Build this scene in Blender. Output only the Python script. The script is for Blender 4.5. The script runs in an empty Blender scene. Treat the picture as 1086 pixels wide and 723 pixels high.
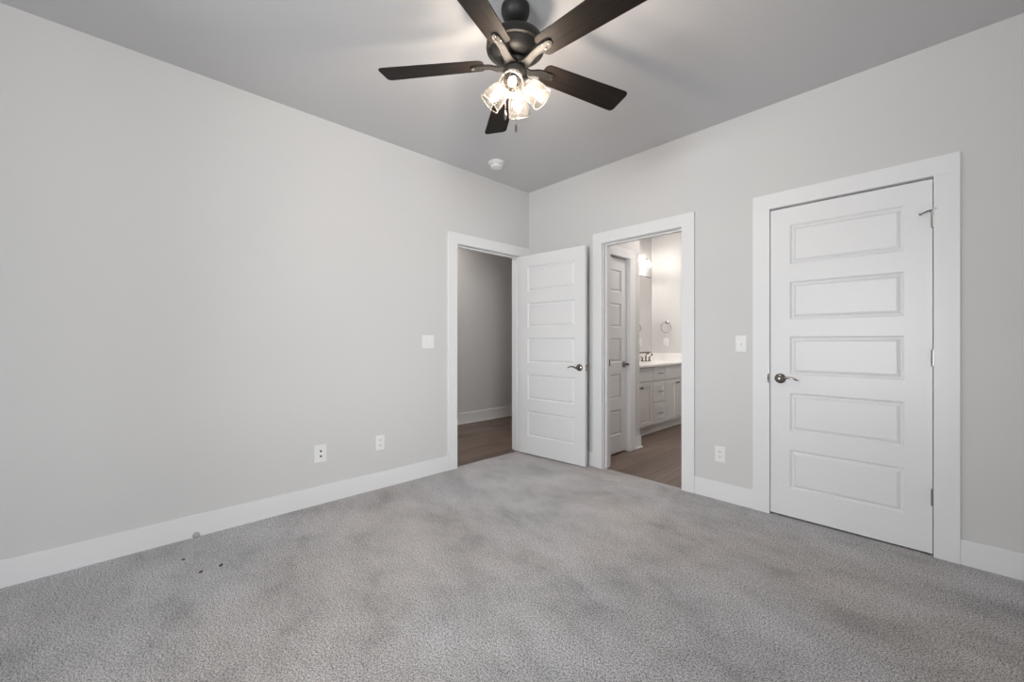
import bpy, bmesh, math, random
from mathutils import Vector, Matrix
random.seed(7)
PI = math.pi
sc = bpy.context.scene
COL = sc.collection

# ------------------------------------------------------------ camera
F_PX = 433.0
YAW = 46.356
CAM = (3.046, -3.157, 1.157)
cd = bpy.data.cameras.new('camera')
cd.sensor_width = 36.0
cd.lens = F_PX / 1086 * 36.0
cd.clip_start = 0.05
cam = bpy.data.objects.new('camera', cd)
cam.location = CAM
cam.rotation_euler = (PI / 2, 0, math.radians(YAW))
COL.objects.link(cam)
sc.camera = cam

# ------------------------------------------------------------ light and exposure
sc.view_settings.view_transform = 'Standard'
sc.view_settings.look = 'None'
sc.view_settings.gamma = 1.0
sc.view_settings.use_curve_mapping = False
sc.view_settings.exposure = 0.0
sc.cycles.max_bounces = 12
sc.cycles.diffuse_bounces = 8
sc.cycles.transparent_max_bounces = 16
sc.cycles.caustics_reflective = False
sc.cycles.caustics_refractive = False
sc.cycles.sample_clamp_indirect = 6.0

world = bpy.data.worlds.new('world')
sc.world = world
world.use_nodes = True
world.node_tree.nodes['Background'].inputs[0].default_value = (0.88, 0.94, 1.0, 1)
world.node_tree.nodes['Background'].inputs[1].default_value = 0.8


def area(name, loc, rot, sx, sy, power, color, spread=180):
    l = bpy.data.lights.new(name, 'AREA')
    l.shape = 'RECTANGLE'
    l.size = sx
    l.size_y = sy
    l.energy = power
    l.color = color
    l.spread = math.radians(spread)
    o = bpy.data.objects.new(name, l)
    o.location = loc
    o.rotation_euler = rot
    COL.objects.link(o)
    return o


RX, FY, H = 4.5, -4.9, 2.745      # room: x 0..RX, y FY..0, ceiling H
WIN1 = (1.75, 3.0, 0.60, 2.40)     # x0,x1,z0,z1 in wall_front
WIN2 = (-4.70, -3.20, 0.60, 2.40)   # y0,y1,z0,z1 in wall_right
P_SIDE, P_FRONT_SKY, P_SIDE_SKY = 60, 375, 225
DAY = (0.95, 0.98, 1.0)
def aimed(name, pos, target, sx, sy, power, color):
    d = Vector(target) - Vector(pos)
    return area(name, pos, d.to_track_quat('-Z', 'Y').to_euler(), sx, sy, power, color)


# daylight: soft sky light right outside the side window, and bright sky beyond both windows
area('daylight_side', (RX + 0.13, (WIN2[0] + WIN2[1]) / 2, (WIN2[2] + WIN2[3]) / 2), (PI / 2, 0, PI / 2),
     WIN2[1] - WIN2[0], WIN2[3] - WIN2[2], P_SIDE, DAY)
aimed('sky_beyond_front', (2.75, -7.2, 1.3), (2.0, 0, 1.9), 2.0, 1.6, P_FRONT_SKY, DAY)
aimed('sky_beyond_side', (6.6, -5.2, 1.4), (0.0, -0.8, 1.7), 2.0, 1.6, P_SIDE_SKY, DAY)
BULB_L = 360.0
VANITY_L = 520.0
HALL_W = 72.0


# ------------------------------------------------------------ materials
def mat(name, base, rough=0.6, metal=0.0, spec=0.5):
    m = bpy.data.materials.new(name)
    m.use_nodes = True
    b = m.node_tree.nodes['Principled BSDF']
    b.inputs['Base Color'].default_value = (*base, 1)
    b.inputs['Roughness'].default_value = rough
    b.inputs['Metallic'].default_value = metal
    b.inputs['Specular IOR Level'].default_value = spec
    return m


def nodes(m):
    return m.node_tree.nodes, m.node_tree.links, m.node_tree.nodes['Principled BSDF']


def noise(N, L, scale, detail=2, vec=None, rough=0.5):
    n = N.new('ShaderNodeTexNoise')
    n.inputs['Scale'].default_value = scale
    n.inputs['Detail'].default_value = detail
    n.inputs['Roughness'].default_value = rough
    if vec is not None:
        L.new(vec, n.inputs['Vector'])
    return n


def ramp(N, L, src, stops):
    r = N.new('ShaderNodeValToRGB')
    e = r.color_ramp.elements
    while len(e) < len(stops):
        e.new(0.5)
    for i, (p, c) in enumerate(stops):
        e[i].position = p
        e[i].color = (*c, 1)
    L.new(src, r.inputs['Fac'])
    return r


def bump(N, L, b, src, strength, dist):
    k = N.new('ShaderNodeBump')
    k.inputs['Strength'].default_value = strength
    k.inputs['Distance'].default_value = dist
    L.new(src, k.inputs['Height'])
    L.new(k.outputs['Normal'], b.inputs['Normal'])


def painted(name, base, rough, scale, strength):
    m = mat(name, base, rough, spec=0.35)
    N, L, b = nodes(m)
    g = N.new('ShaderNodeNewGeometry')
    n = noise(N, L, scale, 3, g.outputs['Position'])
    bump(N, L, b, n.outputs['Fac'], strength, 0.002)
    return m


M = {}
M['wall'] = painted('wall_paint', (0.645, 0.641, 0.637), 0.75, 160, 0.12)
M['ceiling'] = painted('ceiling_paint', (0.635, 0.635, 0.645), 0.85, 120, 0.10)
M['trim'] = painted('white_trim_paint', (0.79, 0.793, 0.80), 0.38, 60, 0.02)
M['door'] = painted('white_door_paint', (0.785, 0.788, 0.795), 0.36, 90, 0.03)
M['plastic'] = mat('white_plastic', (0.82, 0.82, 0.82), 0.35)
M['slot'] = mat('dark_slot', (0.03, 0.03, 0.03), 0.6)
M['nickel'] = mat('brushed_nickel', (0.36, 0.35, 0.34), 0.32, 1.0)
M['dark_nickel'] = mat('aged_nickel', (0.24, 0.215, 0.20), 0.25, 1.0)
M['black'] = mat('matte_black_metal', (0.013, 0.0125, 0.012), 0.5, 0.0, 0.3)
M['cabinet'] = mat('pale_grey_cabinet_paint', (0.66, 0.65, 0.64), 0.4)
M['counter'] = mat('white_cultured_marble', (0.85, 0.84, 0.83), 0.18)
M['mirror'] = mat('mirror_silver', (0.93, 0.93, 0.93), 0.01, 1.0)
M['rubber'] = mat('clear_plastic_bumper', (0.42, 0.42, 0.41), 0.3)
M['crumb'] = mat('black_grit', (0.01, 0.01, 0.01), 0.6)

m = mat('espresso_blade_wood', (0.03, 0.024, 0.02), 0.55, 0.0, 0.12)
N, L, b = nodes(m)
tc = N.new('ShaderNodeTexCoord')
mp = N.new('ShaderNodeMapping')
mp.inputs['Scale'].default_value = (3, 60, 60)
L.new(tc.outputs['Object'], mp.inputs['Vector'])
n = noise(N, L, 1.5, 4, mp.outputs['Vector'])
r = ramp(N, L, n.outputs['Fac'], [(0.3, (0.010, 0.008, 0.007)), (0.7, (0.020, 0.016, 0.014))])
L.new(r.outputs['Color'], b.inputs['Base Color'])
M['blade'] = m

# carpet: cut pile, fine speckle, broad brushed patches and a faint tan wear track
m = mat('grey_carpet', (0.4, 0.4, 0.4), 0.95, spec=0.1)
N, L, b = nodes(m)
b.inputs['Sheen Weight'].default_value = 0.15
g = N.new('ShaderNodeNewGeometry')
P_ = g.outputs['Position']
n1 = noise(N, L, 130, 3, P_, 0.9)
n1b = noise(N, L, 260, 2, P_, 0.8)
mx0 = N.new('ShaderNodeMath'); mx0.operation = 'MULTIPLY_ADD'; mx0.inputs[1].default_value = 0.6
hf = N.new('ShaderNodeMath'); hf.operation = 'MULTIPLY'; hf.inputs[1].default_value = 0.4
L.new(n1b.outputs['Fac'], hf.inputs[0])
L.new(n1.outputs['Fac'], mx0.inputs[0]); L.new(hf.outputs[0], mx0.inputs[2])
hf = mx0
speck = ramp(N, L, hf.outputs[0], [(0.40, (0.05, 0.048, 0.048)), (0.475, (0.50, 0.492, 0.49)), (0.57, (1.0, 0.99, 0.985))])
dist = noise(N, L, 1.4, 2, P_)
mpa = N.new('ShaderNodeMapping')
mpa.inputs['Location'].default_value = (11.3, 4.1, 0)
mpa.inputs['Rotation'].default_value = (0, 0, 0.5)
mpa.inputs['Scale'].default_value = (1.0, 1.5, 1.0)
L.new(P_, mpa.inputs['Vector'])
n2 = noise(N, L, 2.3, 8, mpa.outputs[0], 0.68)
patch = ramp(N, L, n2.outputs['Fac'], [(0.34, (0.54, 0.54, 0.545)), (0.46, (0.69, 0.69, 0.695)), (0.62, (0.82, 0.82, 0.835))])
mp2 = N.new('ShaderNodeMapping')
mp2.inputs['Location'].default_value = (3.1, 7.7, 0)
L.new(P_, mp2.inputs['Vector'])
n3 = noise(N, L, 0.8, 2, mp2.outputs['Vector'])
tint = ramp(N, L, n3.outputs['Fac'], [(0.44, (0.99, 1.0, 1.02)), (0.62, (1.02, 0.98, 0.955))])
a1 = N.new('ShaderNodeMixRGB'); a1.blend_type = 'MULTIPLY'; a1.inputs[0].default_value = 1
L.new(speck.outputs[0], a1.inputs[1]); L.new(patch.outputs[0], a1.inputs[2])
a2 = N.new('ShaderNodeMixRGB'); a2.blend_type = 'MULTIPLY'; a2.inputs[0].default_value = 1
L.new(a1.outputs[0], a2.inputs[1]); L.new(tint.outputs[0], a2.inputs[2])
L.new(a2.outputs[0], b.inputs['Base Color'])
bump(N, L, b, hf.outputs[0], 0.6, 0.004)
M['carpet'] = m

# wood-look vinyl planks, running along y
m = mat('brown_vinyl_plank', (0.2, 0.15, 0.13), 0.42)
N, L, b = nodes(m)
g = N.new('ShaderNodeNewGeometry')
mp = N.new('ShaderNodeMapping')
mp.inputs['Rotation'].default_value = (0, 0, PI / 2)
L.new(g.outputs['Position'], mp.inputs['Vector'])
br = N.new('ShaderNodeTexBrick')
br.inputs['Scale'].default_value = 1.0
br.inputs['Brick Width'].default_value = 1.2
br.inputs['Row Height'].default_value = 0.15
br.inputs['Mortar Size'].default_value = 0.0012
br.inputs['Color1'].default_value = (0.13, 0.092, 0.073, 1)
br.inputs['Color2'].default_value = (0.21, 0.158, 0.13, 1)
br.inputs['Mortar'].default_value = (0.05, 0.035, 0.03, 1)
br.offset = 0.37
L.new(mp.outputs[0], br.inputs['Vector'])
mp3 = N.new('ShaderNodeMapping')
mp3.inputs['Scale'].default_value = (34, 1.6, 1)
L.new(g.outputs['Position'], mp3.inputs['Vector'])
ng = noise(N, L, 1.0, 5, mp3.outputs[0], 0.65)
rg = ramp(N, L, ng.outputs['Fac'], [(0.3, (0.62, 0.6, 0.58)), (0.7, (1.25, 1.22, 1.2))])
mm = N.new('ShaderNodeMixRGB'); mm.blend_type = 'MULTIPLY'; mm.inputs[0].default_value = 1
L.new(br.outputs['Color'], mm.inputs[1]); L.new(rg.outputs[0], mm.inputs[2])
L.new(mm.outputs[0], b.inputs['Base Color'])
bump(N, L, b, ng.outputs['Fac'], 0.15, 0.002)
M['vinyl'] = m


def emis(name, color, strength):
    m = bpy.data.materials.new(name)
    m.use_nodes = True
    N, L = m.node_tree.nodes, m.node_tree.links
    N.clear()
    o = N.new('ShaderNodeOutputMaterial')
    e = N.new('ShaderNodeEmission')
    e.inputs[0].default_value = (*color, 1)
    e.inputs[1].default_value = strength
    L.new(e.outputs[0], o.inputs[0])
    return m


def clear_glass(name, milky, tint=(1, 1, 1), seeded=False):
    m = bpy.data.materials.new(name)
    m.use_nodes = True
    N, L = m.node_tree.nodes, m.node_tree.links
    N.clear()
    o = N.new('ShaderNodeOutputMaterial')
    t = N.new('ShaderNodeBsdfTransparent'); t.inputs[0].default_value = (*tint, 1)
    gl = N.new('ShaderNodeBsdfGlossy'); gl.inputs['Roughness'].default_value = 0.08
    fr = N.new('ShaderNodeFresnel'); fr.inputs[0].default_value = 1.13 if seeded else 1.5
    mx = N.new('ShaderNodeMixShader')
    L.new(fr.outputs[0], mx.inputs[0]); L.new(t.outputs[0], mx.inputs[1]); L.new(gl.outputs[0], mx.inputs[2])
    df = N.new('ShaderNodeBsdfTranslucent'); df.inputs[0].default_value = (0.95, 0.93, 0.9, 1)
    m2 = N.new('ShaderNodeMixShader')
    m2.inputs[0].default_value = milky
    L.new(mx.outputs[0], m2.inputs[1]); L.new(df.outputs[0], m2.inputs[2])
    L.new(m2.outputs[0], o.inputs[0])
    if seeded:
        tc = N.new('ShaderNodeTexCoord')
        v = N.new('ShaderNodeTexNoise'); v.inputs['Scale'].default_value = 90; v.inputs['Detail'].default_value = 2
        L.new(tc.outputs['Object'], v.inputs['Vector'])
        k = N.new('ShaderNodeBump'); k.inputs['Strength'].default_value = 0.8; k.inputs['Distance'].default_value = 0.004
        L.new(v.outputs['Fac'], k.inputs['Height'])
        L.new(k.outputs[0], gl.inputs['Normal'])
        mr = N.new('ShaderNodeMapRange')
        mr.inputs['From Min'].default_value = 0.38; mr.inputs['From Max'].default_value = 0.66
        mr.inputs['To Min'].default_value = milky * 0.35; mr.inputs['To Max'].default_value = milky * 2.0
        L.new(v.outputs['Fac'], mr.inputs['Value'])
        L.new(mr.outputs[0], m2.inputs[0])
    return m


M['bulb'] = emis('warm_bulb', (1.0, 0.91, 0.83), BULB_L)
M['vanity_bulb'] = emis('vanity_bulb', (1.0, 0.93, 0.86), VANITY_L)
M['downlight'] = emis('downlight_lens', (1.0, 0.92, 0.85), HALL_W * 3)
M['seeded_glass'] = clear_glass('seeded_glass', 0.007, (0.90, 0.86, 0.81), True)
M['rim_glass'] = clear_glass('thick_glass_rim', 0.07, (0.95, 0.93, 0.9))
M['frosted'] = clear_glass('frosted_glass', 0.5)
M['pane'] = clear_glass('window_glass', 0.0)


# ------------------------------------------------------------ mesh helpers
def add_box(bm, x0, x1, y0, y1, z0, z1, mtx=None):
    vs = [bm.verts.new((x, y, z)) for z in (z0, z1) for y in (y0, y1) for x in (x0, x1)]
    for f in ((0, 2, 3, 1), (4, 5, 7, 6), (0, 1, 5, 4), (2, 6, 7, 3), (0, 4, 6, 2), (1, 3, 7, 5)):
        bm.faces.new([vs[i] for i in f])
    if mtx is not None:
        bmesh.ops.transform(bm, matrix=mtx, verts=vs)
    return vs


def add_lathe(bm, prof, segs=32, mtx=None, cap=False):
    """prof: (r, z) pairs, revolved about z"""
    rings = []
    allv = []
    for r, z in prof:
        if r < 1e-6:
            v = bm.verts.new((0, 0, z)); rings.append([v]); allv.append(v)
        else:
            ring = [bm.verts.new((r * math.cos(2 * PI * i / segs), r * math.sin(2 * PI * i / segs), z)) for i in range(segs)]
            rings.append(ring); allv += ring
    for a, c in zip(rings, rings[1:]):
        for i in range(segs):
            j = (i + 1) % segs
            if len(a) == 1 and len(c) == 1:
                continue
            if len(a) == 1:
                bm.faces.new((a[0], c[i], c[j]))
            elif len(c) == 1:
                bm.faces.new((a[i], c[0], a[j]))
            else:
                bm.faces.new((a[i], c[i], c[j], a[j]))
    if cap:
        for q in (rings[0], rings[-1]):
            if len(q) > 1:
                bm.faces.new(q)
    if mtx is not None:
        bmesh.ops.transform(bm, matrix=mtx, verts=allv)
    return allv


def add_tube(bm, pts, rad, segs=10, flat=1.0, mtx=None, closed=False, flat_axis=Vector((0, 0, 1))):
    """pts swept with radius (number or list); flat squashes the section along flat_axis"""
    pts = [Vector(p) for p in pts]
    n = len(pts)
    rad = rad if isinstance(rad, (list, tuple)) else [rad] * n
    rings = []
    allv = []
    for i, p in enumerate(pts):
        if closed:
            t = pts[(i + 1) % n] - pts[i - 1]
        else:
            t = pts[min(i + 1, n - 1)] - pts[max(i - 1, 0)]
        t.normalize()
        up = flat_axis if abs(t.dot(flat_axis)) < 0.97 else Vector((1, 0, 0))
        s = t.cross(up).normalized()
        u = s.cross(t).normalized()
        ring = [bm.verts.new(p + s * (rad[i] * math.cos(2 * PI * k / segs)) + u * (rad[i] * flat * math.sin(2 * PI * k / segs))) for k in range(segs)]
        rings.append(ring); allv += ring
    prs = list(zip(rings, rings[1:])) + ([(rings[-1], rings[0])] if closed else [])
    for a, c in prs:
        for i in range(segs):
            j = (i + 1) % segs
            bm.faces.new((a[i], a[j], c[j], c[i]))
    if not closed:
        bm.faces.new(rings[0]); bm.faces.new(rings[-1])
    if mtx is not None:
        bmesh.ops.transform(bm, matrix=mtx, verts=allv)
    return allv


def add_prism(bm, outline, z0, z1, mtx=None):
    a = [bm.verts.new((x, y, z0)) for x, y in outline]
    c = [bm.verts.new((x, y, z1)) for x, y in outline]
    bm.faces.new(a[::-1]); bm.faces.new(c)
    n = len(outline)
    for i in range(n):
        j = (i + 1) % n
        bm.faces.new((a[i], a[j], c[j], c[i]))
    if mtx is not None:
        bmesh.ops.transform(bm, matrix=mtx, verts=a + c)
    return a + c


def obj(name, bm, material, parent=None, smooth=False, bevel=0.0, loc=None, rot=None, segs=2):
    bmesh.ops.recalc_face_normals(bm, faces=bm.faces)
    me = bpy.data.meshes.new(name)
    bm.to_mesh(me); bm.free()
    if smooth:
        for p in me.polygons:
            p.use_smooth = True
        try:
            me.set_sharp_from_angle(angle=math.radians(38))
        except Exception:
            pass
    me.materials.append(material)
    o = bpy.data.objects.new(name, me)
    COL.objects.link(o)
    if parent is not None:
        o.parent = parent
    if loc is not None:
        o.location = loc
    if rot is not None:
        o.rotation_euler = rot
    if bevel > 0:
        b = o.modifiers.new('bevel', 'BEVEL')
        b.width = bevel; b.segments = segs; b.limit_method = 'ANGLE'; b.angle_limit = math.radians(40)
    return o


def tag(o, label, cat, group=None, kind=None):
    o['label'] = label
    o['category'] = cat
    if group:
        o['group'] = group
    if kind:
        o['kind'] = kind
    return o


def thing(name, label, cat, loc=(0, 0, 0), rotz=0.0, group=None, kind=None):
    o = bpy.data.objects.new(name, None)
    o.empty_display_size = 0.05
    COL.objects.link(o)
    o.location = loc
    o.rotation_euler = (0, 0, rotz)
    return tag(o, label, cat, group, kind)


def struct(name, bm, material, label, cat, bevel=0.0, smooth=False):
    return tag(obj(name, bm, material, bevel=bevel, smooth=smooth), label, cat, kind='structure')


def nb():
    return bmesh.new()


def wall_boxes(bm, axis, a0, a1, t0, t1, z0, z1, holes):
    """wall along axis ('x' or 'y') from a0..a1, thickness t0..t1, holes (h0,h1,zb,zt)"""
    def put(p0, p1, q0, q1):
        if p1 - p0 < 1e-5 or q1 - q0 < 1e-5:
            return
        if axis == 'x':
            add_box(bm, p0, p1, t0, t1, q0, q1)
        else:
            add_box(bm, t0, t1, p0, p1, q0, q1)
    cur = a0
    for h0, h1, zb, zt in sorted(holes):
        put(cur, h0, z0, z1)
        put(h0, h1, z0, zb)
        put(h0, h1, zt, z1)
        cur = h1
    put(cur, a1, z0, z1)


# ------------------------------------------------------------ dimensions of the openings
T = 0.115                       # wall thickness
D1 = (-0.948, -0.132)           # hall doorway in wall_left (y), clear between jambs
D2 = (0.936, 1.654)             # bathroom doorway in wall_back (x)
D3 = (2.251, 3.025)             # closet doorway in wall_back (x)
DZ = 2.040                      # clear height
JT = 0.018                      # jamb thickness
BATH_Y = 2.63
BATH_X = 1.93
CL_X, CL_Y = 0.78, 0.93         # small closet wall inside the bathroom
HALL_X = -1.57

# ------------------------------------------------------------ structure
bm = nb(); add_box(bm, -0.02, RX, FY, 0.02, -0.06, 0.0)
struct('floor', bm, M['carpet'], 'grey cut pile carpet covering the bedroom floor', 'carpet')
bm = nb(); add_box(bm, HALL_X, -0.0205, -3.0, 3.0, -0.06, -0.006)
struct('floor_hall', bm, M['vinyl'], 'brown wood plank floor of the hall seen through the open doorway', 'floor')
bm = nb(); add_box(bm, 0.0, BATH_X, 0.0205, BATH_Y, -0.06, -0.006)
struct('floor_bathroom', bm, M['vinyl'], 'brown wood plank floor of the bathroom in front of the vanity', 'floor')
bm = nb(); add_box(bm, HALL_X - T, RX + T, FY - T, 3.0, H, H + 0.1)
struct('ceiling', bm, M['ceiling'], 'plain grey painted ceiling above the ceiling fan', 'ceiling')

bm = nb(); wall_boxes(bm, 'y', FY, 3.0, -T, 0.0, -0.06, H, [(D1[0] - JT, D1[1] + JT, -0.06, DZ + JT)])
struct('wall_left', bm, M['wall'], 'long light grey wall with the open hall doorway at its end', 'wall')
bm = nb(); wall_boxes(bm, 'x', 0.0, RX, 0.0, T, -0.06, H,
                      [(D2[0] - JT, D2[1] + JT, -0.06, DZ + JT), (D3[0] - JT, D3[1] + JT, -0.06, DZ + JT)])
struct('wall_back', bm, M['wall'], 'light grey wall holding the bathroom doorway and the closed door', 'wall')
bm = nb(); wall_boxes(bm, 'y', FY, T, RX, RX + T, -0.06, H, [WIN2])
struct('wall_right', bm, M['wall'], 'light grey bedroom wall with a window opposite the long wall', 'wall')
bm = nb(); wall_boxes(bm, 'x', 0.0, RX, FY - T, FY, -0.06, H, [WIN1])
struct('wall_front', bm, M['wall'], 'light grey bedroom wall with a window facing the doorways', 'wall')
bm = nb(); add_box(bm, HALL_X - T, HALL_X, -3.0, 3.0, -0.06, H)
struct('wall_hall', bm, M['wall'], 'grey hall wall seen through the open hall doorway', 'wall')
bm = nb(); add_box(bm, HALL_X, -T, 2.9, 3.0, -0.06, H); add_box(bm, HALL_X, -T, -3.1, -3.0, -0.06, H)
struct('wall_hall_end', bm, M['wall'], 'grey walls closing the two ends of the hall', 'wall')
# bathroom shell
bm = nb(); add_box(bm, 0.0, 0.04, CL_Y, BATH_Y, -0.06, H)
struct('wall_bathroom_left', bm, M['wall'], 'pale bathroom wall behind the vanity mirror', 'wall')
bm = nb(); add_box(bm, 0.0, BATH_X, BATH_Y, BATH_Y + T, -0.06, H)
struct('wall_bathroom_back', bm, M['wall'], 'pale bathroom wall with the towel ring at the end of the vanity', 'wall')
bm = nb(); add_box(bm, BATH_X, BATH_X + T, T, BATH_Y + T, -0.06, H)
struct('wall_bathroom_right', bm, M['wall'], 'pale bathroom wall facing the mirror', 'wall')
CD = (0.245, 0.705)             # small closet doorway (y)
bm = nb(); wall_boxes(bm, 'y', T, CL_Y, CL_X - T, CL_X, -0.06, H, [(CD[0] - JT, CD[1] + JT, -0.06, DZ + JT - 0.02)])
add_box(bm, 0.0, CL_X - T, CL_Y - T, CL_Y, -0.06, H)
struct('wall_bathroom_closet', bm, M['wall'], 'grey bathroom wall around the narrow closet door', 'wall')


bm = nb()  # unseen closet shell, added to block light leaking under the closed door
add_box(bm, D3[0] - 0.3, D3[0] - 0.2, T, 0.8, -0.06, H); add_box(bm, D3[1] + 0.2, D3[1] + 0.3, T, 0.8, -0.06, H); add_box(bm, D3[0] - 0.3, D3[1] + 0.3, 0.8, 0.9, -0.06, H)
add_box(bm, D3[0] - 0.3, D3[1] + 0.3, 0.0205, 0.9, -0.12, -0.06)
struct('wall_closet_light_block', bm, M['wall'], 'unseen closet shell added behind the closed five panel door to block light', 'wall')

# casings: flat stock, head piece over two legs
def casing(name, axis, a0, a1, face, side, z_in, w, w1=None, label='', t=0.018):
    """a0,a1 inner edges; face = wall plane; side = +1/-1 outward; w = width, w1 = width of the far leg"""
    w1 = w1 if w1 is not None else w
    bm = nb()
    f0, f1 = sorted((face, face + side * t))
    def put(p0, p1, q0, q1, extra=0.0):
        g0, g1 = (f0, f1 + extra) if side > 0 else (f0 - extra, f1)
        if axis == 'x':
            add_box(bm, p0, p1, g0, g1, q0, q1)
        else:
            add_box(bm, g0, g1, p0, p1, q0, q1)
    put(a0 - w, a0, -0.004, z_in)
    put(a1, a1 + w1, -0.004, z_in)
    put(a0 - w, a1 + w1, z_in, z_in + w, 0.0)
    return struct(name, bm, M['trim'], label, 'door trim', bevel=0.0015)


def jamb(name, axis, a0, a1, t0, t1, ztop, stop0, stop1, label):
    """a0,a1 clear opening; t0,t1 across the wall; stop0..stop1 the stop strip"""
    bm = nb()
    def put(p0, p1, g0, g1, q0, q1):
        if axis == 'x':
            add_box(bm, p0, p1, g0, g1, q0, q1)
        else:
            add_box(bm, g0, g1, p0, p1, q0, q1)
    put(a0 - JT, a0, t0, t1, -0.05, ztop + JT)
    put(a1, a1 + JT, t0, t1, -0.05, ztop + JT)
    put(a0, a1, t0, t1, ztop, ztop + JT)
    s = 0.012
    put(a0, a0 + s, stop0, stop1, -0.004, ztop)
    put(a1 - s, a1, stop0, stop1, -0.004, ztop)
    put(a0 + s, a1 - s, stop0, stop1, ztop - s, ztop)
    return struct(name, bm, M['trim'], label, 'door frame', bevel=0.001)


casing('trim_1', 'y', D1[0] - 0.006, D1[1] + 0.006, 0.0, 1, DZ + 0.003, 0.097, 0.121, 'flat white casing around the open hall doorway')
casing('trim_2', 'x', D2[0] - 0.006, D2[1] + 0.006, 0.0, -1, DZ + 0.003, 0.097, 0.097, 'flat white casing around the bathroom doorway')
casing('trim_3', 'x', D3[0] + 0.005, D3[1] - 0.003, 0.0, -1, DZ + 0.001, 0.100, 0.097, 'flat white casing around the closed five panel door')
casing('trim_4', 'y', CD[0] - 0.004, CD[1] + 0.002, CL_X, 1, DZ - 0.018, 0.092, 0.105, 'white casing around the narrow closet door inside the bathroom')
casing('trim_5', 'y', D1[0] - 0.006, D1[1] + 0.006, -T, -1, DZ + 0.003, 0.09, 0.09, 'white casing on the hall face of the open doorway')
casing('trim_6', 'x', D2[0] - 0.006, D2[1] + 0.006, T, 1, DZ + 0.003, 0.09, 0.09, 'white casing on the bathroom face of its doorway')
jamb('trim_7', 'y', D1[0], D1[1], -T, 0.0, DZ, -0.075, -0.040, 'white jamb lining of the open hall doorway')
jamb('trim_8', 'x', D2[0], D2[1], 0.0, T, DZ, 0.036, 0.075, 'white jamb lining of the bathroom doorway')
jamb('trim_9', 'x', D3[0], D3[1], 0.0, T, DZ, 0.045, 0.085, 'white jamb lining behind the closed five panel door')
jamb('trim_10', 'y', CD[0], CD[1], CL_X - T, CL_X, DZ - 0.02, CL_X - 0.1, CL_X - 0.065, 'white jamb lining of the narrow bathroom closet door')


# baseboards
def base(name, pieces, label, bev=0.003):
    bm = nb()
    for p in pieces:
        add_box(bm, *p)
    return struct(name, bm, M['trim'], label, 'baseboard', bevel=bev)


BH, BT = 0.131, 0.014
base('baseboard_left', [(0, BT, FY, D1[0] - 0.103, -0.002, BH)], 'white baseboard along the long grey wall')
base('baseboard_back', [(BT, D2[0] - 0.103, -BT, 0, -0.002, BH), (D2[1] + 0.103, D3[0] - 0.095, -BT, 0, -0.002, BH),
                        (D3[1] + 0.094, RX, -BT, 0, -0.002, BH)], 'white baseboard pieces along the wall with the closed door')
base('baseboard_right', [(RX - BT, RX, FY, -BT, -0.002, BH)], 'white baseboard below the side window')
base('baseboard_front', [(BT, RX - BT, FY, FY + BT, -0.002, BH)], 'white baseboard below the window facing the doorways')
o = base('baseboard_hall', [(HALL_X, HALL_X + BT, -3.0, 2.9, -0.006, 0.15)], 'white baseboard of the hall beyond the open doorway')
base('baseboard_bathroom', [(CL_X, CL_X + BT, CD[1] + 0.107, CL_Y + BT, -0.006, 0.125), (0.62, CL_X, CL_Y, CL_Y + BT, -0.006, 0.125),
                            (1.0, BATH_X, BATH_Y - BT, BATH_Y, -0.006, 0.125), (BATH_X - BT, BATH_X, T, BATH_Y - BT, -0.006, 0.125)],
     'white bathroom baseboard turning the corner before the vanity')
bm = nb()
add_box(bm, CL_X + BT, CL_X + BT + 0.013, CD[1] + 0.107, CL_Y + BT + 0.013, -0.006, 0.014)
add_box(bm, HALL_X + BT, HALL_X + BT + 0.012, -3.0, 2.9, -0.006, 0.012)
struct('trim_11', bm, M['trim'], 'small white shoe moulding at the foot of the hall and bathroom baseboards', 'moulding', bevel=0.004)

# ------------------------------------------------------------ doors
PROFILE = [(0.0, 0.0), (0.001, 0.0015), (0.0115, 0.0115), (0.0135, 0.0115), (0.0295, 0.0015), (0.0302, 0.0060), (0.034, 0.0045)]
SHAKER = [(0.0, 0.0), (0.0015, 0.008), (0.003, 0.009)]
PANELS_Z = [(0.194, 0.448), (0.566, 0.818), (0.938, 1.187), (1.297, 1.545), (1.660, 1.914)]


def add_panel_face(bm, w, h, y, sgn, rects, prof, z0=0.0):
    """one face of a panelled slab in plane y, outward normal sgn*y; rects (x0,x1,za,zb)"""
    xs = sorted({0.0, w} | {r[0] for r in rects} | {r[1] for r in rects})
    zs = sorted({z0, z0 + h} | {r[2] for r in rects} | {r[3] for r in rects})
    cache = {}
    def V(x, yy, z):
        k = (round(x, 5), round(yy, 5), round(z, 5))
        if k not in cache:
            cache[k] = bm.verts.new((x, yy, z))
        return cache[k]
    for i in range(len(xs) - 1):
        for j in range(len(zs) - 1):
            xc, zc = (xs[i] + xs[i + 1]) / 2, (zs[j] + zs[j + 1]) / 2
            if any(r[0] < xc < r[1] and r[2] < zc < r[3] for r in rects):
                continue
            bm.faces.new((V(xs[i], y, zs[j]), V(xs[i + 1], y, zs[j]), V(xs[i + 1], y, zs[j + 1]), V(xs[i], y, zs[j + 1])))
    for (x0, x1, za, zb) in rects:
        prev = None
        for ins, dep in prof:
            yy = y - sgn * dep
            c = [V(x0 + ins, yy, za + ins), V(x1 - ins, yy, za + ins), V(x1 - ins, yy, zb - ins), V(x0 + ins, yy, zb - ins)]
            if prev:
                for k in range(4):
                    bm.faces.new((prev[k], prev[(k + 1) % 4], c[(k + 1) % 4], c[k]))
            prev = c
        bm.faces.new(prev)
    return V


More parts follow.
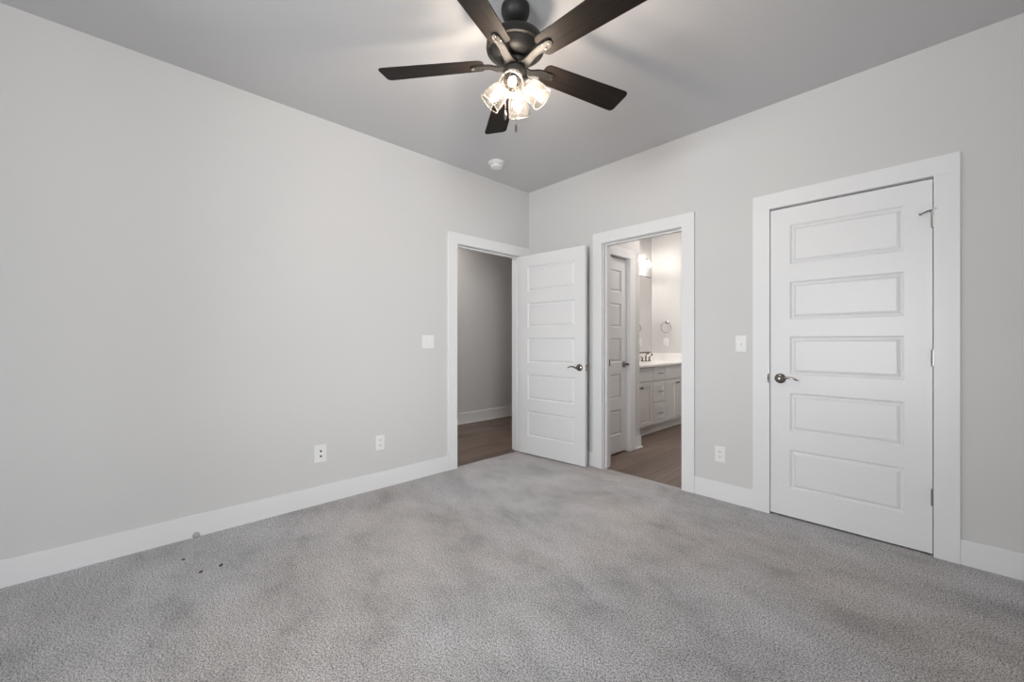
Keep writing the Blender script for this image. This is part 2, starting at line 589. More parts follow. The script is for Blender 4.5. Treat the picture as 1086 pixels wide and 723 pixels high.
def slab(w, h, t, rects, prof, both=True, z0=0.0):
    """slab occupying x 0..w, y -t..0 (front face at y=0 facing +y)"""
    bm = nb()
    add_panel_face(bm, w, h, 0.0, 1, rects, prof, z0)
    add_panel_face(bm, w, h, -t, -1, rects if both else [], prof, z0)
    for x in (0.0, w):
        zs = sorted({z0, z0 + h} | {r[2] for r in rects} | {r[3] for r in rects})
        for a, c in zip(zs, zs[1:]):
            bm.faces.new([bm.verts.new(p) for p in ((x, 0, a), (x, 0, c), (x, -t, c), (x, -t, a))])
    xs = sorted({0.0, w} | {r[0] for r in rects} | {r[1] for r in rects})
    for z in (z0, z0 + h):
        for a, c in zip(xs, xs[1:]):
            bm.faces.new([bm.verts.new(p) for p in ((a, 0, z), (c, 0, z), (c, -t, z), (a, -t, z))])
    bmesh.ops.remove_doubles(bm, verts=bm.verts, dist=1e-5)
    return bm


def door_slab(w, t=0.035, margin=0.11, ztop=2.030, zbot=0.010):
    rects = [(margin, w - margin, a, c) for a, c in PANELS_Z]
    return slab(w, ztop - zbot, t, rects, PROFILE, True, zbot)


def handle(parent, x, y, z, out, toward, material, name='door_handle'):
    """rosette and wave lever; out = +-1 along local y; toward = +-1 along local x"""
    r = bpy.data.objects.new  # noqa
    bm = nb()
    mt = Matrix.Translation((x, y, z)) @ Matrix.Rotation(-out * PI / 2, 4, 'X')
    add_lathe(bm, [(0, 0), (0.0325, 0.0), (0.033, 0.003), (0.030, 0.008), (0.024, 0.0115), (0.016, 0.0135), (0.0125, 0.016), (0.011, 0.03), (0.0115, 0.044), (0.012, 0.052), (0.0, 0.055)], 28, mt)
    h = obj(name, bm, material, parent, smooth=True)
    bm = nb()
    pts, rad = [], []
    for i in range(15):
        s = i / 14
        px = x + toward * (-0.004 + 0.108 * s)
        pz = z - 0.005 + 0.015 * math.sin(PI * (1.15 * s - 0.12))
        py = y + out * (0.047 + 0.004 * math.sin(s * PI))
        pts.append((px, py, pz))
        rad.append(0.0082 - 0.0042 * s if i < 14 else 0.0025)
    add_tube(bm, pts, rad, 12, 0.62, flat_axis=Vector((0, 1, 0)))
    obj('lever', bm, material, h, smooth=True)
    return h


def hinge(parent, x, y, z, leafdir, out, name='hinge', stop=False):
    """knuckle barrel standing proud of the face with the edge of its leaves"""
    bm = nb()
    for k in range(5):
        za = z - 0.0445 + k * 0.0178
        add_lathe(bm, [(0, 0), (0.0074, 0.0), (0.0093, 0.001), (0.0093, 0.0165), (0.0074, 0.0175), (0, 0.0175)], 14, Matrix.Translation((x, y, za)))
    add_lathe(bm, [(0, 0), (0.0045, 0.0), (0.0045, 0.004), (0, 0.006)], 12, Matrix.Translation((x, y, z + 0.0445)))
    add_box(bm, x - 0.009, x + 0.009, y - out * 0.0075 - 0.0012, y - out * 0.0075 + 0.0012, z - 0.0445, z + 0.0445)
    h = obj(name, bm, M['nickel'], parent, smooth=True)
    if stop:
        bm = nb()
        add_box(bm, x - 0.010, x + 0.008, y - 0.008, y + 0.006, z + 0.047, z + 0.052)
        add_tube(bm, [(x, y + out * 0.002, z + 0.050), (x - 0.022, y + out * 0.010, z + 0.045), (x - 0.046, y + out * 0.018, z + 0.034)], [0.004, 0.0042, 0.0032], 10)
        add_lathe(bm, [(0, 0), (0.0074, 0.001), (0.0068, 0.005), (0.0045, 0.009), (0, 0.010)], 14,
                  Matrix.Translation((x - 0.046, y + out * 0.018, z + 0.034)) @ Matrix.Rotation(-1.9, 4, 'Y'))
        add_tube(bm, [(x, y + out * 0.002, z + 0.050), (x + 0.012, y + out * 0.012, z + 0.054)], 0.0035, 10)
        obj('hinge_pin_stop', bm, M['nickel'], h, smooth=True)
    return h


def latch(parent, x, y, z, name='latch_plate', bolt=True):
    """face plate on a door edge whose normal is +x"""
    bm = nb()
    add_box(bm, x - 0.001, x + 0.0012, y - 0.0125, y + 0.0125, z - 0.028, z + 0.028)
    if bolt:
        add_prism(bm, [(0, -0.007), (0.011, -0.004), (0.011, 0.007), (0, 0.007)], -0.008, 0.008, Matrix.Translation((x + 0.001, y, z)))
    return obj(name, bm, M['dark_nickel'], parent, bevel=0.0006)


# door_1: open hall door. local x from hinge along leaf, local +y = face seen by the camera
W1 = 0.800
ang = math.radians(4.9)
d1 = thing('door_1', 'white five panel door standing open against the corner beside the hall doorway', 'door', (0.030, -0.1755, 0), 0, kind='structure')
# the visible face points to -y world: rotate the slab by 180 deg and mirror its x by starting at the free end
d1.rotation_euler = (0, 0, ang)
bm = door_slab(W1 - 0.012)
bmesh.ops.rotate(bm, verts=bm.verts, cent=(0, 0, 0), matrix=Matrix.Rotation(PI, 3, 'Z'))
bmesh.ops.translate(bm, verts=bm.verts, vec=(W1 - 0.012, 0, 0))     # now x 0..w, y 0..t, face y=0 looks to -y
obj('door_leaf', bm, M['door'], d1)
WL = W1 - 0.012
handle(d1, WL - 0.060, 0.0, 0.912, -1, -1, M['dark_nickel'])
handle(d1, WL - 0.060, 0.035, 0.912, 1, -1, M['dark_nickel'])
latch(d1, WL, 0.0175, 0.912)
for z in (0.315, 1.065, 1.815):
    bm = nb()
    add_lathe(bm, [(0, -0.0445), (0.0093, -0.0445), (0.0093, 0.0445), (0, 0.0445)], 14, Matrix.Translation((-0.004, 0.041, z)))
    add_box(bm, -0.002, 0.0005, 0.004, 0.04, z - 0.0445, z + 0.0445)
    obj('hinge', bm, M['nickel'], d1, smooth=True)

# door_3: closed door with the knuckles on its far side
d3 = thing('door_3', 'closed white five panel door with lever handle and three visible hinges', 'door', (2.2575, 0.001, 0), 0, kind='structure')
bm = door_slab(0.7605)
bmesh.ops.rotate(bm, verts=bm.verts, cent=(0, 0, 0), matrix=Matrix.Rotation(PI, 3, 'Z'))
bmesh.ops.translate(bm, verts=bm.verts, vec=(0.7605, 0, 0))
obj('door_leaf', bm, M['door'], d3)
handle(d3, 0.057, 0.0, 0.909, -1, 1, M['dark_nickel'])
hinge(d3, 0.7635, -0.0075, 0.315, -1, -1)
hinge(d3, 0.7635, -0.0075, 1.066, -1, -1)
hinge(d3, 0.7635, -0.0075, 1.812, -1, -1, stop=True)
bm = nb()
add_box(bm, -0.0105, -0.0035, -0.0195, 0.002, 0.878, 0.940)
add_tube(bm, [(-0.008, -0.019, 0.885), (-0.010, -0.0225, 0.909), (-0.008, -0.019, 0.933)], 0.003, 8)
obj('strike_plate', bm, M['dark_nickel'], d3)

# door_2: bathroom door folded back inside the bathroom, behind its wall
d2 = thing('door_2', 'white five panel door swung fully open inside the bathroom behind its wall', 'door', (1.650, 0.135, 0), math.radians(88), kind='structure')
obj('door_leaf', door_slab(0.71), M['door'], d2, loc=(0, -0.002, 0))

# strike on the bathroom jamb
bm = nb(); add_box(bm, D2[0] - 0.001, D2[0] + 0.0015, 0.080, 0.108, 0.925, 0.985)
struct('trim_12', bm, M['dark_nickel'], 'small dark strike plate on the bathroom doorway jamb', 'strike plate')

# door_4: narrow closet door in the bathroom, faces +x
d4 = thing('door_4', 'narrow white panelled closet door inside the bathroom', 'door', (CL_X - 0.024, CD[0] + 0.003, 0), PI / 2, kind='structure')
wc = CD[1] - CD[0] - 0.006
bm = slab(wc, 1.995, 0.035, [(0.10, wc - 0.10, a, c) for a, c in PANELS_Z[:4]] + [(0.10, wc - 0.10, 1.66, 1.885)], PROFILE, True, 0.012)
bmesh.ops.rotate(bm, verts=bm.verts, cent=(0, 0, 0), matrix=Matrix.Rotation(PI, 3, 'Z'))
bmesh.ops.translate(bm, verts=bm.verts, vec=(wc, 0, 0))
obj('door_leaf', bm, M['door'], d4)
handle(d4, wc - 0.055, 0.0, 0.915, -1, -1, M['dark_nickel'])


# ------------------------------------------------------------ windows (behind the photographer)
def window(name, axis, a0, a1, z0, z1, t_in, t_out, label):
    w = thing(name, label, 'window', (0, 0, 0), kind='structure')
    def put(bm, p0, p1, g0, g1, q0, q1):
        g0, g1 = sorted((g0, g1))
        if axis == 'x':
            add_box(bm, p0, p1, g0, g1, q0, q1)
        else:
            add_box(bm, g0, g1, p0, p1, q0, q1)
    s = 1 if t_in > t_out else -1       # inward direction
    bm = nb()
    f = 0.05
    ga, gb = t_out, t_out + s * 0.07
    put(bm, a0, a0 + f, ga, gb, z0, z1); put(bm, a1 - f, a1, ga, gb, z0, z1)
    put(bm, a0 + f, a1 - f, ga, gb, z0, z0 + f); put(bm, a0 + f, a1 - f, ga, gb, z1 - f, z1)
    mid = (a0 + a1) / 2
    put(bm, mid - 0.035, mid + 0.035, ga, gb, z0 + f, z1 - f)
    zm = (z0 + z1) / 2
    put(bm, a0 + f, mid - 0.035, ga + s * 0.015, gb - s * 0.015, zm - 0.022, zm + 0.022)
    put(bm, mid + 0.035, a1 - f, ga + s * 0.015, gb - s * 0.015, zm - 0.022, zm + 0.022)
    obj('window_frame', bm, M['trim'], w, bevel=0.002)
    bm = nb()
    put(bm, a0 + f, a1 - f, ga + s * 0.030, ga + s * 0.034, z0 + f, z1 - f)
    obj('pane', bm, M['pane'], w)
    bm = nb()
    c0, c1 = t_in, t_in + s * 0.018
    cw = 0.09
    put(bm, a0 - cw, a0, c0, c1, z0 - 0.02, z1); put(bm, a1, a1 + cw, c0, c1, z0 - 0.02, z1)
    put(bm, a0 - cw, a1 + cw, c0, c1, z1, z1 + cw)
    put(bm, a0 - cw - 0.02, a1 + cw + 0.02, c0, t_in + s * 0.04, z0 - 0.045, z0 - 0.02)
    put(bm, a0 - cw, a1 + cw, c0, c1, z0 - 0.135, z0 - 0.045)
    obj('casing', bm, M['trim'], w, bevel=0.002)
    return w


window('window_1', 'x', WIN1[0], WIN1[1], WIN1[2], WIN1[3], FY, FY - T, 'white framed window facing the doorways')
window('window_2', 'y', WIN2[0], WIN2[1], WIN2[2], WIN2[3], RX, RX + T, 'white framed window facing the long grey wall')


# ------------------------------------------------------------ switches and outlets
# built facing local -y, plate centred at the origin, back on the wall plane y=0
def plate_bm(w, h, t=0.0055):
    bm = nb()
    add_box(bm, -w / 2, w / 2, -t, 0, -h / 2, h / 2)
    return bm


def toggle(parent, x, up):
    bm = nb()
    add_box(bm, x - 0.0055, x + 0.0055, -0.0072, -0.0055, -0.0125, 0.0125)
    c = obj('toggle_slot', bm, M['plastic'], parent, bevel=0.0006)
    bm = nb()
    s = 1 if up else -1
    add_tube(bm, [(x, -0.006, s * 0.001), (x, -0.012, s * 0.005), (x, -0.0185, s * 0.009)], [0.0045, 0.004, 0.0032], 8)
    obj('toggle', bm, M['plastic'], parent, smooth=True)
    for z in (0.03, -0.03):
        bm = nb()
        add_lathe(bm, [(0, 0), (0.003, 0), (0.0022, 0.0012), (0, 0.0014)], 10, Matrix.Translation((x, -0.0055, z)) @ Matrix.Rotation(PI / 2, 4, 'X'))
        obj('screw', bm, M['plastic'], parent, smooth=True)


def switch(label, loc, rz, toggles, w):
    t = thing('light_switch', label, 'light switch', loc, rz)
    obj('wall_plate', plate_bm(w, 0.115), M['plastic'], t, bevel=0.0025)
    for x, up in toggles:
        toggle(t, x, up)
    return t


def outlet(label, loc, rz, decora=False):
    t = thing('power_outlet', label, 'outlet', loc, rz)
    obj('wall_plate', plate_bm(0.071, 0.116), M['plastic'], t, bevel=0.0025)
    if decora:
        bm = nb(); add_box(bm, -0.0168, 0.0168, -0.0075, -0.0055, -0.0335, 0.0335)
        obj('receptacle_face', bm, M['plastic'], t, bevel=0.001)
    for z in (0.0195, -0.0195):
        if not decora:
            bm = nb()
            ol = []
            for i in range(24):
                a = 2 * PI * i / 24
                ol.append((0.0172 * math.cos(a), max(-0.0135, min(0.0135, 0.0172 * math.sin(a)))))
            add_prism(bm, ol, 0.0, 0.0022, Matrix.Translation((0, -0.0055, z)) @ Matrix.Rotation(PI / 2, 4, 'X'))
            rf = obj('receptacle', bm, M['plastic'], t)
            yf = -0.0093
        else:
            rf = t; yf = -0.0076
        bm = nb()
        add_box(bm, -0.0075, -0.0055, yf - 0.0004, yf + 0.001, z - 0.002, z + 0.006)
        add_box(bm, 0.0055, 0.0075, yf - 0.0004, yf + 0.001, z - 0.001, z + 0.006)
        add_lathe(bm, [(0, 0), (0.0024, 0), (0.0024, 0.0012), (0, 0.0012)], 10, Matrix.Translation((0, yf + 0.0008, z - 0.0075)) @ Matrix.Rotation(PI / 2, 4, 'X'))
        obj('slots', bm, M['slot'], rf)
    return t


RZL = PI / 2     # on wall_left, facing +x
switch('white double light switch on the long wall beside the open doorway', (0, -1.251, 1.150), RZL, [(-0.023, False), (0.023, True)], 0.116)
switch('white single light switch between the bathroom doorway and closed door', (2.078, 0, 1.138), 0, [(0, False)], 0.071)
outlet('white duplex outlet low on the long wall, the one closer to the doorway', (0, -1.689, 0.359), RZL)
outlet('white duplex outlet low between the bathroom doorway and closed door', (1.939, 0, 0.333), 0)
outlet('white outlet above the vanity below the towel ring', (0.262, BATH_Y, 1.140), 0, True)
t = thing('cable_jack_plate', 'white wall plate with two dark round jacks low on the long wall', 'wall plate', (0, -2.137, 0.357), RZL)
obj('wall_plate', plate_bm(0.084, 0.126), M['plastic'], t, bevel=0.0025)
for z in (0.017, -0.019):
    bm = nb()
    add_lathe(bm, [(0, 0), (0.0065, 0), (0.0065, 0.004), (0.0048, 0.005), (0.0046, 0.009), (0.003, 0.009), (0.003, 0.006), (0, 0.006)], 16,
              Matrix.Translation((0, -0.0055, z)) @ Matrix.Rotation(PI / 2, 4, 'X'))
    obj('jack', bm, M['slot'], t, smooth=True)

# ------------------------------------------------------------ smoke detector
t = thing('smoke_detector', 'round white smoke detector on the ceiling near the corner', 'smoke detector', (0.322, -0.748, H))
bm = nb()
add_lathe(bm, [(0, 0), (0.073, 0), (0.0735, -0.006), (0.072, -0.012), (0.062, -0.016), (0, -0.016)], 40)
obj('base', bm, M['plastic'], t, smooth=True)
bm = nb()
add_lathe(bm, [(0, -0.014), (0.060, -0.014), (0.0595, -0.026), (0.056, -0.038), (0.050, -0.046), (0.036, -0.050), (0.030, -0.049), (0.012, -0.049), (0.010, -0.052), (0, -0.052)], 40)
c = obj('cover', bm, M['plastic'], t, smooth=True)
bm = nb()
for i in range(16):
    a = 2 * PI * i / 16
    add_box(bm, 0.058, 0.0605, -0.007, 0.007, -0.031, -0.028, Matrix.Rotation(a, 4, 'Z'))
obj('vent_slots', bm, M['slot'], c)

# ------------------------------------------------------------ ceiling fan
FX, FYY = 1.650, -1.803
fan = thing('ceiling_fan', 'black five blade ceiling fan with four lit clear glass shades', 'ceiling fan', (FX, FYY, H))
def zf(z):
    return z - H
bm = nb()
add_lathe(bm, [(0, 0), (0.066, 0), (0.068, -0.010), (0.067, -0.028), (0.060, -0.048), (0.046, -0.064), (0.032, -0.072), (0.026, -0.074), (0.026, -0.066), (0, -0.06)], 40)
obj('canopy', bm, M['black'], fan, smooth=True)
bm = nb()
add_lathe(bm, [(0, -0.05), (0.0125, -0.05), (0.0125, zf(2.63)), (0, zf(2.63))], 20)
add_lathe(bm, [(0, -0.058), (0.019, -0.062), (0.022, -0.072), (0.019, -0.082), (0.013, -0.086)], 20)
obj('downrod', bm, M['black'], fan, smooth=True)
bm = nb()
prof = [(0, 2.640), (0.022, 2.640), (0.024, 2.622), (0.034, 2.614), (0.060, 2.608), (0.100, 2.598), (0.128, 2.584), (0.138, 2.570), (0.139, 2.545),
        (0.137, 2.538), (0.131, 2.535), (0.124, 2.536), (0.120, 2.540), (0.116, 2.536), (0.110, 2.520), (0.098, 2.507), (0.080, 2.499), (0.062, 2.495), (0, 2.494)]
add_lathe(bm, [(r, zf(z)) for r, z in prof], 56)
obj('motor_housing', bm, M['black'], fan, smooth=True)
bm = nb()
prof = [(0, 2.496), (0.040, 2.496), (0.040, 2.484), (0.058, 2.482), (0.060, 2.478), (0.058, 2.468), (0.040, 2.465), (0.040, 2.452), (0.054, 2.446), (0.057, 2.436), (0.055, 2.410), (0.045, 2.392), (0.028, 2.380), (0.012, 2.376), (0.009, 2.366), (0, 2.362)]
add_lathe(bm, [(r, zf(z)) for r, z in prof], 40)
obj('switch_housing', bm, M['black'], fan, smooth=True)

ZB = 2.480
PITCH = math.radians(13)


def blade_outline():
    pts = []
    r0, r1 = 0.150, 0.663
    w0, w1 = 0.056, 0.071
    def arc(cx, cy, r, a0, a1, n):
        for i in range(n + 1):
            a = a0 + (a1 - a0) * i / n
            pts.append((cx + r * math.cos(a), cy + r * math.sin(a)))
    arc(r0 + 0.03, -w0 + 0.03, 0.03, PI, 1.5 * PI, 6)
    arc(r1 - 0.024, -w1 + 0.024, 0.024, 1.5 * PI, 2 * PI, 6)
    arc(r1 - 0.024, w1 - 0.024, 0.024, 0, PI / 2, 6)
    arc(r0 + 0.03, w0 - 0.03, 0.03, PI / 2, PI, 6)
    return pts


def iron_outline():
    up = [(0.045, 0.028), (0.07, 0.023), (0.095, 0.019), (0.115, 0.0185), (0.135, 0.019), (0.155, 0.020), (0.180, 0.020), (0.198, 0.019), (0.210, 0.014), (0.216, 0.006)]
    return [(x, -y) for x, y in up] + [(x, y) for x, y in reversed(up)]


def make_iron(parent):
    """arm from the hub flaring under the blade, with a raised rim down each side"""
    bm = nb()
    ol = iron_outline()
    n = len(ol)
    def zoff(x):      # low at the hub, rising to the blade underside
        s = min(1, max(0, (x - 0.06) / 0.075))
        s = s * s * (3 - 2 * s)
        return -0.020 * (1 - s) - 0.0075
    def pt(x, y, dz):
        z = zoff(x) + dz
        k = min(1, max(0, (x - 0.07) / 0.07))
        a = -PITCH * k
        return (x, y * math.cos(a) - z * math.sin(a), y * math.sin(a) + z * math.cos(a))
    half = n // 2
    low, top = [], []
    for i in range(half):
        xa, ya = ol[i]
        low.append([bm.verts.new(pt(xa, f * abs(ya), -0.003 * 0 + (-0.004 if abs(f) > 0.9 else 0.0))) for f in (-1, -0.72, -0.5, 0, 0.5, 0.72, 1)])
        top.append([bm.verts.new(pt(xa, f * abs(ya), 0.005)) for f in (-1, -0.72, -0.5, 0, 0.5, 0.72, 1)])
    for g in (low, top):
        for a, c in zip(g, g[1:]):
            for k in range(6):
                bm.faces.new((a[k], a[k + 1], c[k + 1], c[k]))
    for k in (0, 6):
        for i in range(half - 1):
            bm.faces.new((low[i][k], low[i + 1][k], top[i + 1][k], top[i][k]))
    for i in (0, half - 1):
        for k in range(6):
            bm.faces.new((low[i][k], low[i][k + 1], top[i][k + 1], top[i][k]))
    return obj('blade_arm', bm, M['black'], parent, smooth=True)


bo = blade_outline()
for k in range(5):
    a = 3.823 - k * 2 * PI / 5
    bm = nb()
    add_prism(bm, bo, -0.003, 0.003, Matrix.Rotation(-PITCH, 4, 'X'))
    bl = obj('blade', bm, M['blade'], fan, bevel=0.0015, loc=(0, 0, zf(ZB)), rot=(0, 0, a))
    make_iron(bl)
    for (sx, sy) in ((0.175, -0.013), (0.175, 0.013), (0.203, 0.0)):
        bm = nb()
        add_lathe(bm, [(0, 0), (0.0045, 0), (0.0036, -0.002), (0, -0.003)], 10, Matrix.Rotation(-PITCH, 4, 'X') @ Matrix.Translation((sx, sy, -0.0093)))
        obj('screw', bm, M['dark_nickel'], bl, smooth=True)

# shades: neck at local origin, axis down -z, tilted outwards
SH = [(0.0215, 0.0), (0.0225, -0.006), (0.029, -0.014), (0.038, -0.026), (0.0445, -0.042), (0.0485, -0.060), (0.0512, -0.082), (0.0528, -0.104), (0.0535, -0.114)]
TILT = math.radians(43)
viewdir = math.atan2(-math.cos(math.radians(YAW)), math.sin(math.radians(YAW)))   # towards the camera
for k in range(4):
    az = viewdir - math.radians(9) + k * PI / 2
    N0 = Vector((0.046 * math.cos(az), 0.046 * math.sin(az), zf(2.384)))
    rot = Matrix.Rotation(az, 4, 'Z') @ Matrix.Rotation(-TILT, 4, 'Y')
    eul = rot.to_euler()
    # local -z must point outward and down
    bm = nb()
    inner = [(r - 0.0024, z) for r, z in SH]
    add_lathe(bm, SH + [(SH[-1][0] - 0.0008, -0.1155), (inner[-1][0] - 0.0002, -0.1150)] + inner[::-1], 40)
    sh = obj('lamp_shade', bm, M['seeded_glass'], fan, smooth=True, loc=N0, rot=eul)
    bm = nb()
    add_lathe(bm, [(0.0505, -0.1165), (0.0540, -0.1165), (0.0545, -0.1180), (0.0535, -0.1195), (0.0510, -0.1195), (0.0503, -0.1180), (0.0505, -0.1165)], 40)
    obj('rim', bm, M['rim_glass'], sh, smooth=True)
    bm = nb()
    add_lathe(bm, [(0, 0.030), (0.012, 0.030), (0.020, 0.022), (0.0245, 0.008), (0.025, -0.006), (0.0235, -0.008), (0.017, -0.006), (0.014, -0.030), (0, -0.030)], 28)
    obj('socket', bm, M['black'], sh, smooth=True)
    bm = nb()
    add_lathe(bm, [(0, -0.028), (0.010, -0.030), (0.0105, -0.040), (0.0145, -0.052), (0.0175, -0.066), (0.0175, -0.076), (0.0135, -0.087), (0.006, -0.094), (0, -0.095)], 20)
    obj('bulb', bm, M['bulb'], sh, smooth=True)

# pull chains with their fobs
Rv = Vector((math.cos(math.radians(YAW)), math.sin(math.radians(YAW)), 0))
Fv = Vector((-math.sin(math.radians(YAW)), math.cos(math.radians(YAW)), 0))
for lat, dep, zend, fob in ((0.002, -0.030, 2.158, 0.020), (-0.048, -0.030, 2.215, 0.030)):
    p = Rv * lat + Fv * dep
    q = (Rv * lat + Fv * dep) * (0.03 / max(0.03, p.length))
    bm = nb()
    zs = zf(2.385)
    add_tube(bm, [(q.x * 0.9, q.y * 0.9, zs), (p.x, p.y, zs - 0.04), (p.x, p.y, zf(zend) + 0.02)], 0.0009, 6)
    c = obj('pull_chain', bm, M['dark_nickel'], fan, smooth=True)
    bm = nb()
    add_lathe(bm, [(0, 0.022), (0.003, 0.020), (0.0055, 0.008), (0.006, -0.008), (0.0045, -0.020), (0, -0.023)], 16, Matrix.Translation((p.x, p.y, zf(zend))))
    obj('pull_fob', bm, M['dark_nickel'], c, smooth=True)

# ------------------------------------------------------------ bathroom: vanity
VX = 0.57       # cabinet front
van = thing('vanity_cabinet', 'pale grey bathroom vanity with panelled doors and three drawers', 'vanity', (0, 0, 0))
V0, V1 = 0.962, BATH_Y - 0.003
bm = nb()
add_box(bm, 0.042, VX - 0.018, V0, V1, 0.095, 0.838)
add_box(bm, 0.042, VX - 0.055, V0 + 0.01, V1, -0.006, 0.095)
obj('body', bm, M['cabinet'], van, bevel=0.001)
bm = nb(); add_box(bm, VX - 0.055, VX - 0.042, V0 + 0.01, V1, -0.006, 0.012)
obj('toe_kick_moulding', bm, M['trim'], van, bevel=0.003)


def front(name, y0, y1, z0, z1, framed, fr=0.05):
    h = z1 - z0; w = y1 - y0
    rects = [(fr, w - fr, z0 + fr, z1 - fr)] if framed else []
    bm = slab(w, h, 0.018, rects, SHAKER, False, z0)
    # slab faces +y at local y=0; map local x->world y, local y->world x
    bmesh.ops.transform(bm, matrix=Matrix(((0, 1, 0, VX), (1, 0, 0, y0), (0, 0, 1, 0), (0, 0, 0, 1))), verts=bm.verts)
    return obj(name, bm, M['cabinet'], van)


def pull(parent, y, z, half=0.028, name='pull'):
    bm = nb()
    add_tube(bm, [(VX, y - half * 0.7, z), (VX + 0.022, y - half * 0.7, z)], 0.004, 8)
    add_tube(bm, [(VX, y + half * 0.7, z), (VX + 0.022, y + half * 0.7, z)], 0.004, 8)
    add_tube(bm, [(VX + 0.024, y - half, z), (VX + 0.027, y, z), (VX + 0.024, y + half, z)], 0.0055, 8)
    obj(name, bm, M['dark_nickel'], parent, smooth=True)


def knob(parent, y, z):
    bm = nb()
    add_lathe(bm, [(0, 0), (0.007, 0), (0.006, 0.012), (0.013, 0.018), (0.0145, 0.024), (0.010, 0.029), (0, 0.030)], 16,
              Matrix.Translation((VX, y, z)) @ Matrix.Rotation(PI / 2, 4, 'Y'))
    obj('knob', bm, M['dark_nickel'], parent, smooth=True)


for (a, c) in ((0.972, 1.632), (1.985, 2.62)):
    mid = (a + c) / 2
    front('false_front', a, c, 0.668, 0.826, False)
    d = front('door', a, mid - 0.002, 0.112, 0.645, True); knob(d, mid - 0.032, 0.595)
    d = front('door', mid + 0.002, c, 0.112, 0.645, True); knob(d, mid + 0.032, 0.595)
for z0, z1, fr in ((0.668, 0.826, False), (0.393, 0.645, True), (0.112, 0.370, True)):
    d = front('drawer', 1.644, 1.973, z0, z1, fr, 0.07)
    pull(d, 1.8085, (z0 + z1) / 2, 0.055)

ct = thing('countertop', 'white countertop lying on the bathroom vanity', 'countertop', (0, 0, 0))
bm = nb(); add_box(bm, 0.042, 0.600, V0 - 0.012, BATH_Y - 0.0005, 0.8385, 0.866)
obj('slab', bm, M['counter'], ct, bevel=0.004)
bm = nb(); add_box(bm, 0.0405, 0.058, V0 - 0.012, BATH_Y - 0.02, 0.866, 0.975); add_box(bm, 0.0405, 0.585, BATH_Y - 0.0195, BATH_Y - 0.0005, 0.866, 0.975)
tag(obj('backsplash', bm, M['counter'], bevel=0.002), 'low white splash boards where the vanity top meets the bathroom walls', 'backsplash')

fc = thing('faucet', 'dark two handle faucet on the vanity below the mirror', 'faucet', (0.13, 2.28, 0.866))
bm = nb()
add_lathe(bm, [(0, 0), (0.025, 0), (0.024, 0.006), (0.014, 0.012), (0.012, 0.03), (0, 0.03)], 20)
add_tube(bm, [(0, 0, 0.02), (0.0, 0, 0.075), (0.012, 0, 0.105), (0.045, 0, 0.118), (0.085, 0, 0.108), (0.105, 0, 0.085)], [0.013, 0.012, 0.012, 0.0115, 0.011, 0.010], 12)
obj('spout', bm, M['dark_nickel'], fc, smooth=True)
for s in (-1, 1):
    bm = nb()
    add_lathe(bm, [(0, 0), (0.024, 0), (0.022, 0.008), (0.013, 0.016), (0.011, 0.042), (0.015, 0.050), (0.012, 0.060), (0, 0.062)], 20, Matrix.Translation((0, s * 0.1, 0)))
    add_tube(bm, [(0, s * 0.1, 0.054), (0.004, s * 0.13, 0.066), (0.006, s * 0.16, 0.074)], [0.007, 0.006, 0.005], 10)
    obj('handle', bm, M['dark_nickel'], fc, smooth=True)

mr = thing('vanity_mirror', 'tall wall mirror above the bathroom vanity with thin metal channels', 'mirror', (0, 0, 0))
bm = nb(); add_box(bm, 0.0405, 0.046, 1.02, 2.575, 0.995, 2.105)
obj('glass', bm, M['mirror'], mr)
bm = nb(); add_box(bm, 0.0405, 0.052, 1.02, 2.58, 2.100, 2.112)
obj('top_channel', bm, M['dark_nickel'], mr)
bm = nb(); add_box(bm, 0.0405, 0.054, 1.02, 2.58, 0.980, 0.998)
obj('bottom_channel', bm, M['dark_nickel'], mr)

vl = thing('vanity_light', 'dark arched bathroom light bar with glowing glass shades above the mirror', 'wall lamp', (0.04, 2.04, 2.33))
bm = nb()
add_box(bm, 0.0005, 0.020, -0.14, 0.14, -0.035, 0.035)
obj('back_plate', bm, M['dark_nickel'], vl, bevel=0.006)
bm = nb()
pts = []
for i in range(13):
    s = -1 + i / 6
    pts.append((0.10, s * 0.26, 0.035 - 0.045 * s * s))
add_tube(bm, pts, 0.009, 10)
add_tube(bm, [(0.02, 0, 0.0), (0.10, 0, 0.033)], 0.009, 10)
obj('arm', bm, M['dark_nickel'], vl, smooth=True)
for s, z in ((-0.24, 0.0), (0.0, 0.030), (0.24, 0.0)):
    bm = nb()
    add_lathe(bm, [(0, 0.006), (0.020, 0.002), (0.026, -0.016), (0.026, -0.028), (0, -0.028)], 20, Matrix.Translation((0.10, s, z)))
    sk = obj('socket', bm, M['dark_nickel'], vl, smooth=True)
    bm = nb()
    add_lathe(bm, [(0.027, -0.022), (0.042, -0.05), (0.050, -0.09), (0.055, -0.125), (0.053, -0.125), (0.048, -0.09), (0.040, -0.05), (0.025, -0.022)], 24, Matrix.Translation((0.10, s, z)))
    obj('lamp_shade', bm, M['frosted'], sk, smooth=True)
    bm = nb()
    add_lathe(bm, [(0, -0.03), (0.012, -0.035), (0.026, -0.06), (0.028, -0.08), (0.018, -0.10), (0, -0.106)], 16, Matrix.Translation((0.10, s, z)))
    obj('bulb', bm, M['vanity_bulb'], sk, smooth=True)

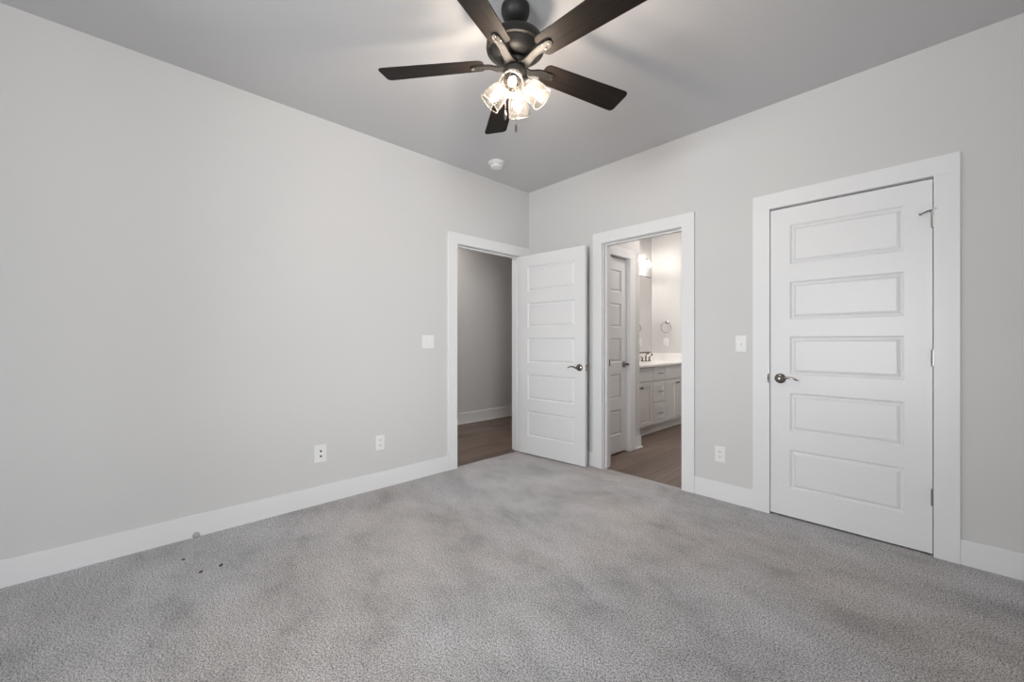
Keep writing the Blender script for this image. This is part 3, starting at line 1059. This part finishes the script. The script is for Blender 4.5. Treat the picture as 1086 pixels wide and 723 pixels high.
tr = thing('towel_ring', 'round dark towel ring on the bathroom wall above the outlet', 'towel ring', (0.285, BATH_Y, 1.433))
bm = nb()
add_lathe(bm, [(0, 0), (0.024, 0), (0.025, 0.004), (0.018, 0.010), (0.010, 0.014), (0.008, 0.045), (0.012, 0.052), (0.010, 0.060), (0, 0.062)], 20, Matrix.Rotation(PI / 2, 4, 'X'))
obj('post', bm, M['dark_nickel'], tr, smooth=True)
bm = nb()
add_tube(bm, [(0.076 * math.sin(2 * PI * i / 40), -0.050, -0.078 + 0.076 * math.cos(2 * PI * i / 40)) for i in range(40)], 0.004, 8, closed=True, flat_axis=Vector((0, 1, 0)))
obj('ring', bm, M['dark_nickel'], tr, smooth=True)

# hall ceiling light (out of view) that lights the hall wall
hl = thing('hall_ceiling_light', 'round white flush light on the hall ceiling out of view', 'ceiling light', (-1.15, -0.42, H))
bm = nb(); add_lathe(bm, [(0, 0), (0.11, 0), (0.11, -0.02), (0.095, -0.028), (0.09, -0.02), (0, -0.02)], 32)
obj('housing', bm, M['plastic'], hl, smooth=True)
bm = nb(); add_lathe(bm, [(0, -0.021), (0.088, -0.021), (0.08, -0.034), (0, -0.036)], 32)
obj('diffuser', bm, M['downlight'], hl, smooth=True)

bl2 = bpy.data.objects.new('bathroom_fill_light', None); COL.objects.link(bl2); bl2.location = (1.40, 1.30, H)  # unseen flush light, added to brighten the narrow closet door
bl2.scale = (1, 1, 1)
tag(bl2, 'unseen round flush light added on the bathroom ceiling to brighten the closet door', 'ceiling light')
for ch in list(hl.children):
    c = ch.copy(); COL.objects.link(c); c.parent = bl2

# ------------------------------------------------------------ small things on the floor
t = thing('door_bumper', 'small cloudy plastic bumper at the foot of the long baseboard', 'bumper', (BT, -2.843, 0.012), 0)
bm = nb()
add_lathe(bm, [(0, 0), (0.017, 0), (0.018, 0.006), (0.014, 0.013), (0.006, 0.017), (0, 0.018)], 20, Matrix.Rotation(PI / 2, 4, 'Y'))
obj('cap', bm, M['rubber'], t, smooth=True)
for i, (x, y, s, lab) in enumerate(((0.286, -2.924, 0.0060, 'black grit speck on the carpet nearest the bumper'),
                                    (0.493, -2.874, 0.0065, 'black grit speck on the carpet farthest from the baseboard'),
                                    (0.490, -2.790, 0.0075, 'black grit speck on the carpet between bumper and room centre'))):
    bm = nb()
    bmesh.ops.create_icosphere(bm, subdivisions=2, radius=1.0)
    for v in bm.verts:
        v.co *= 1 + random.uniform(-0.2, 0.2)
        v.co.x *= s * 0.8; v.co.y *= s * 1.6; v.co.z *= s * 0.5
    tag(obj('carpet_crumb', bm, M['crumb'], smooth=True, loc=(x, y, 0.003), rot=(0, 0, 0.5 * i)), lab, 'debris', 'black specks on the carpet')
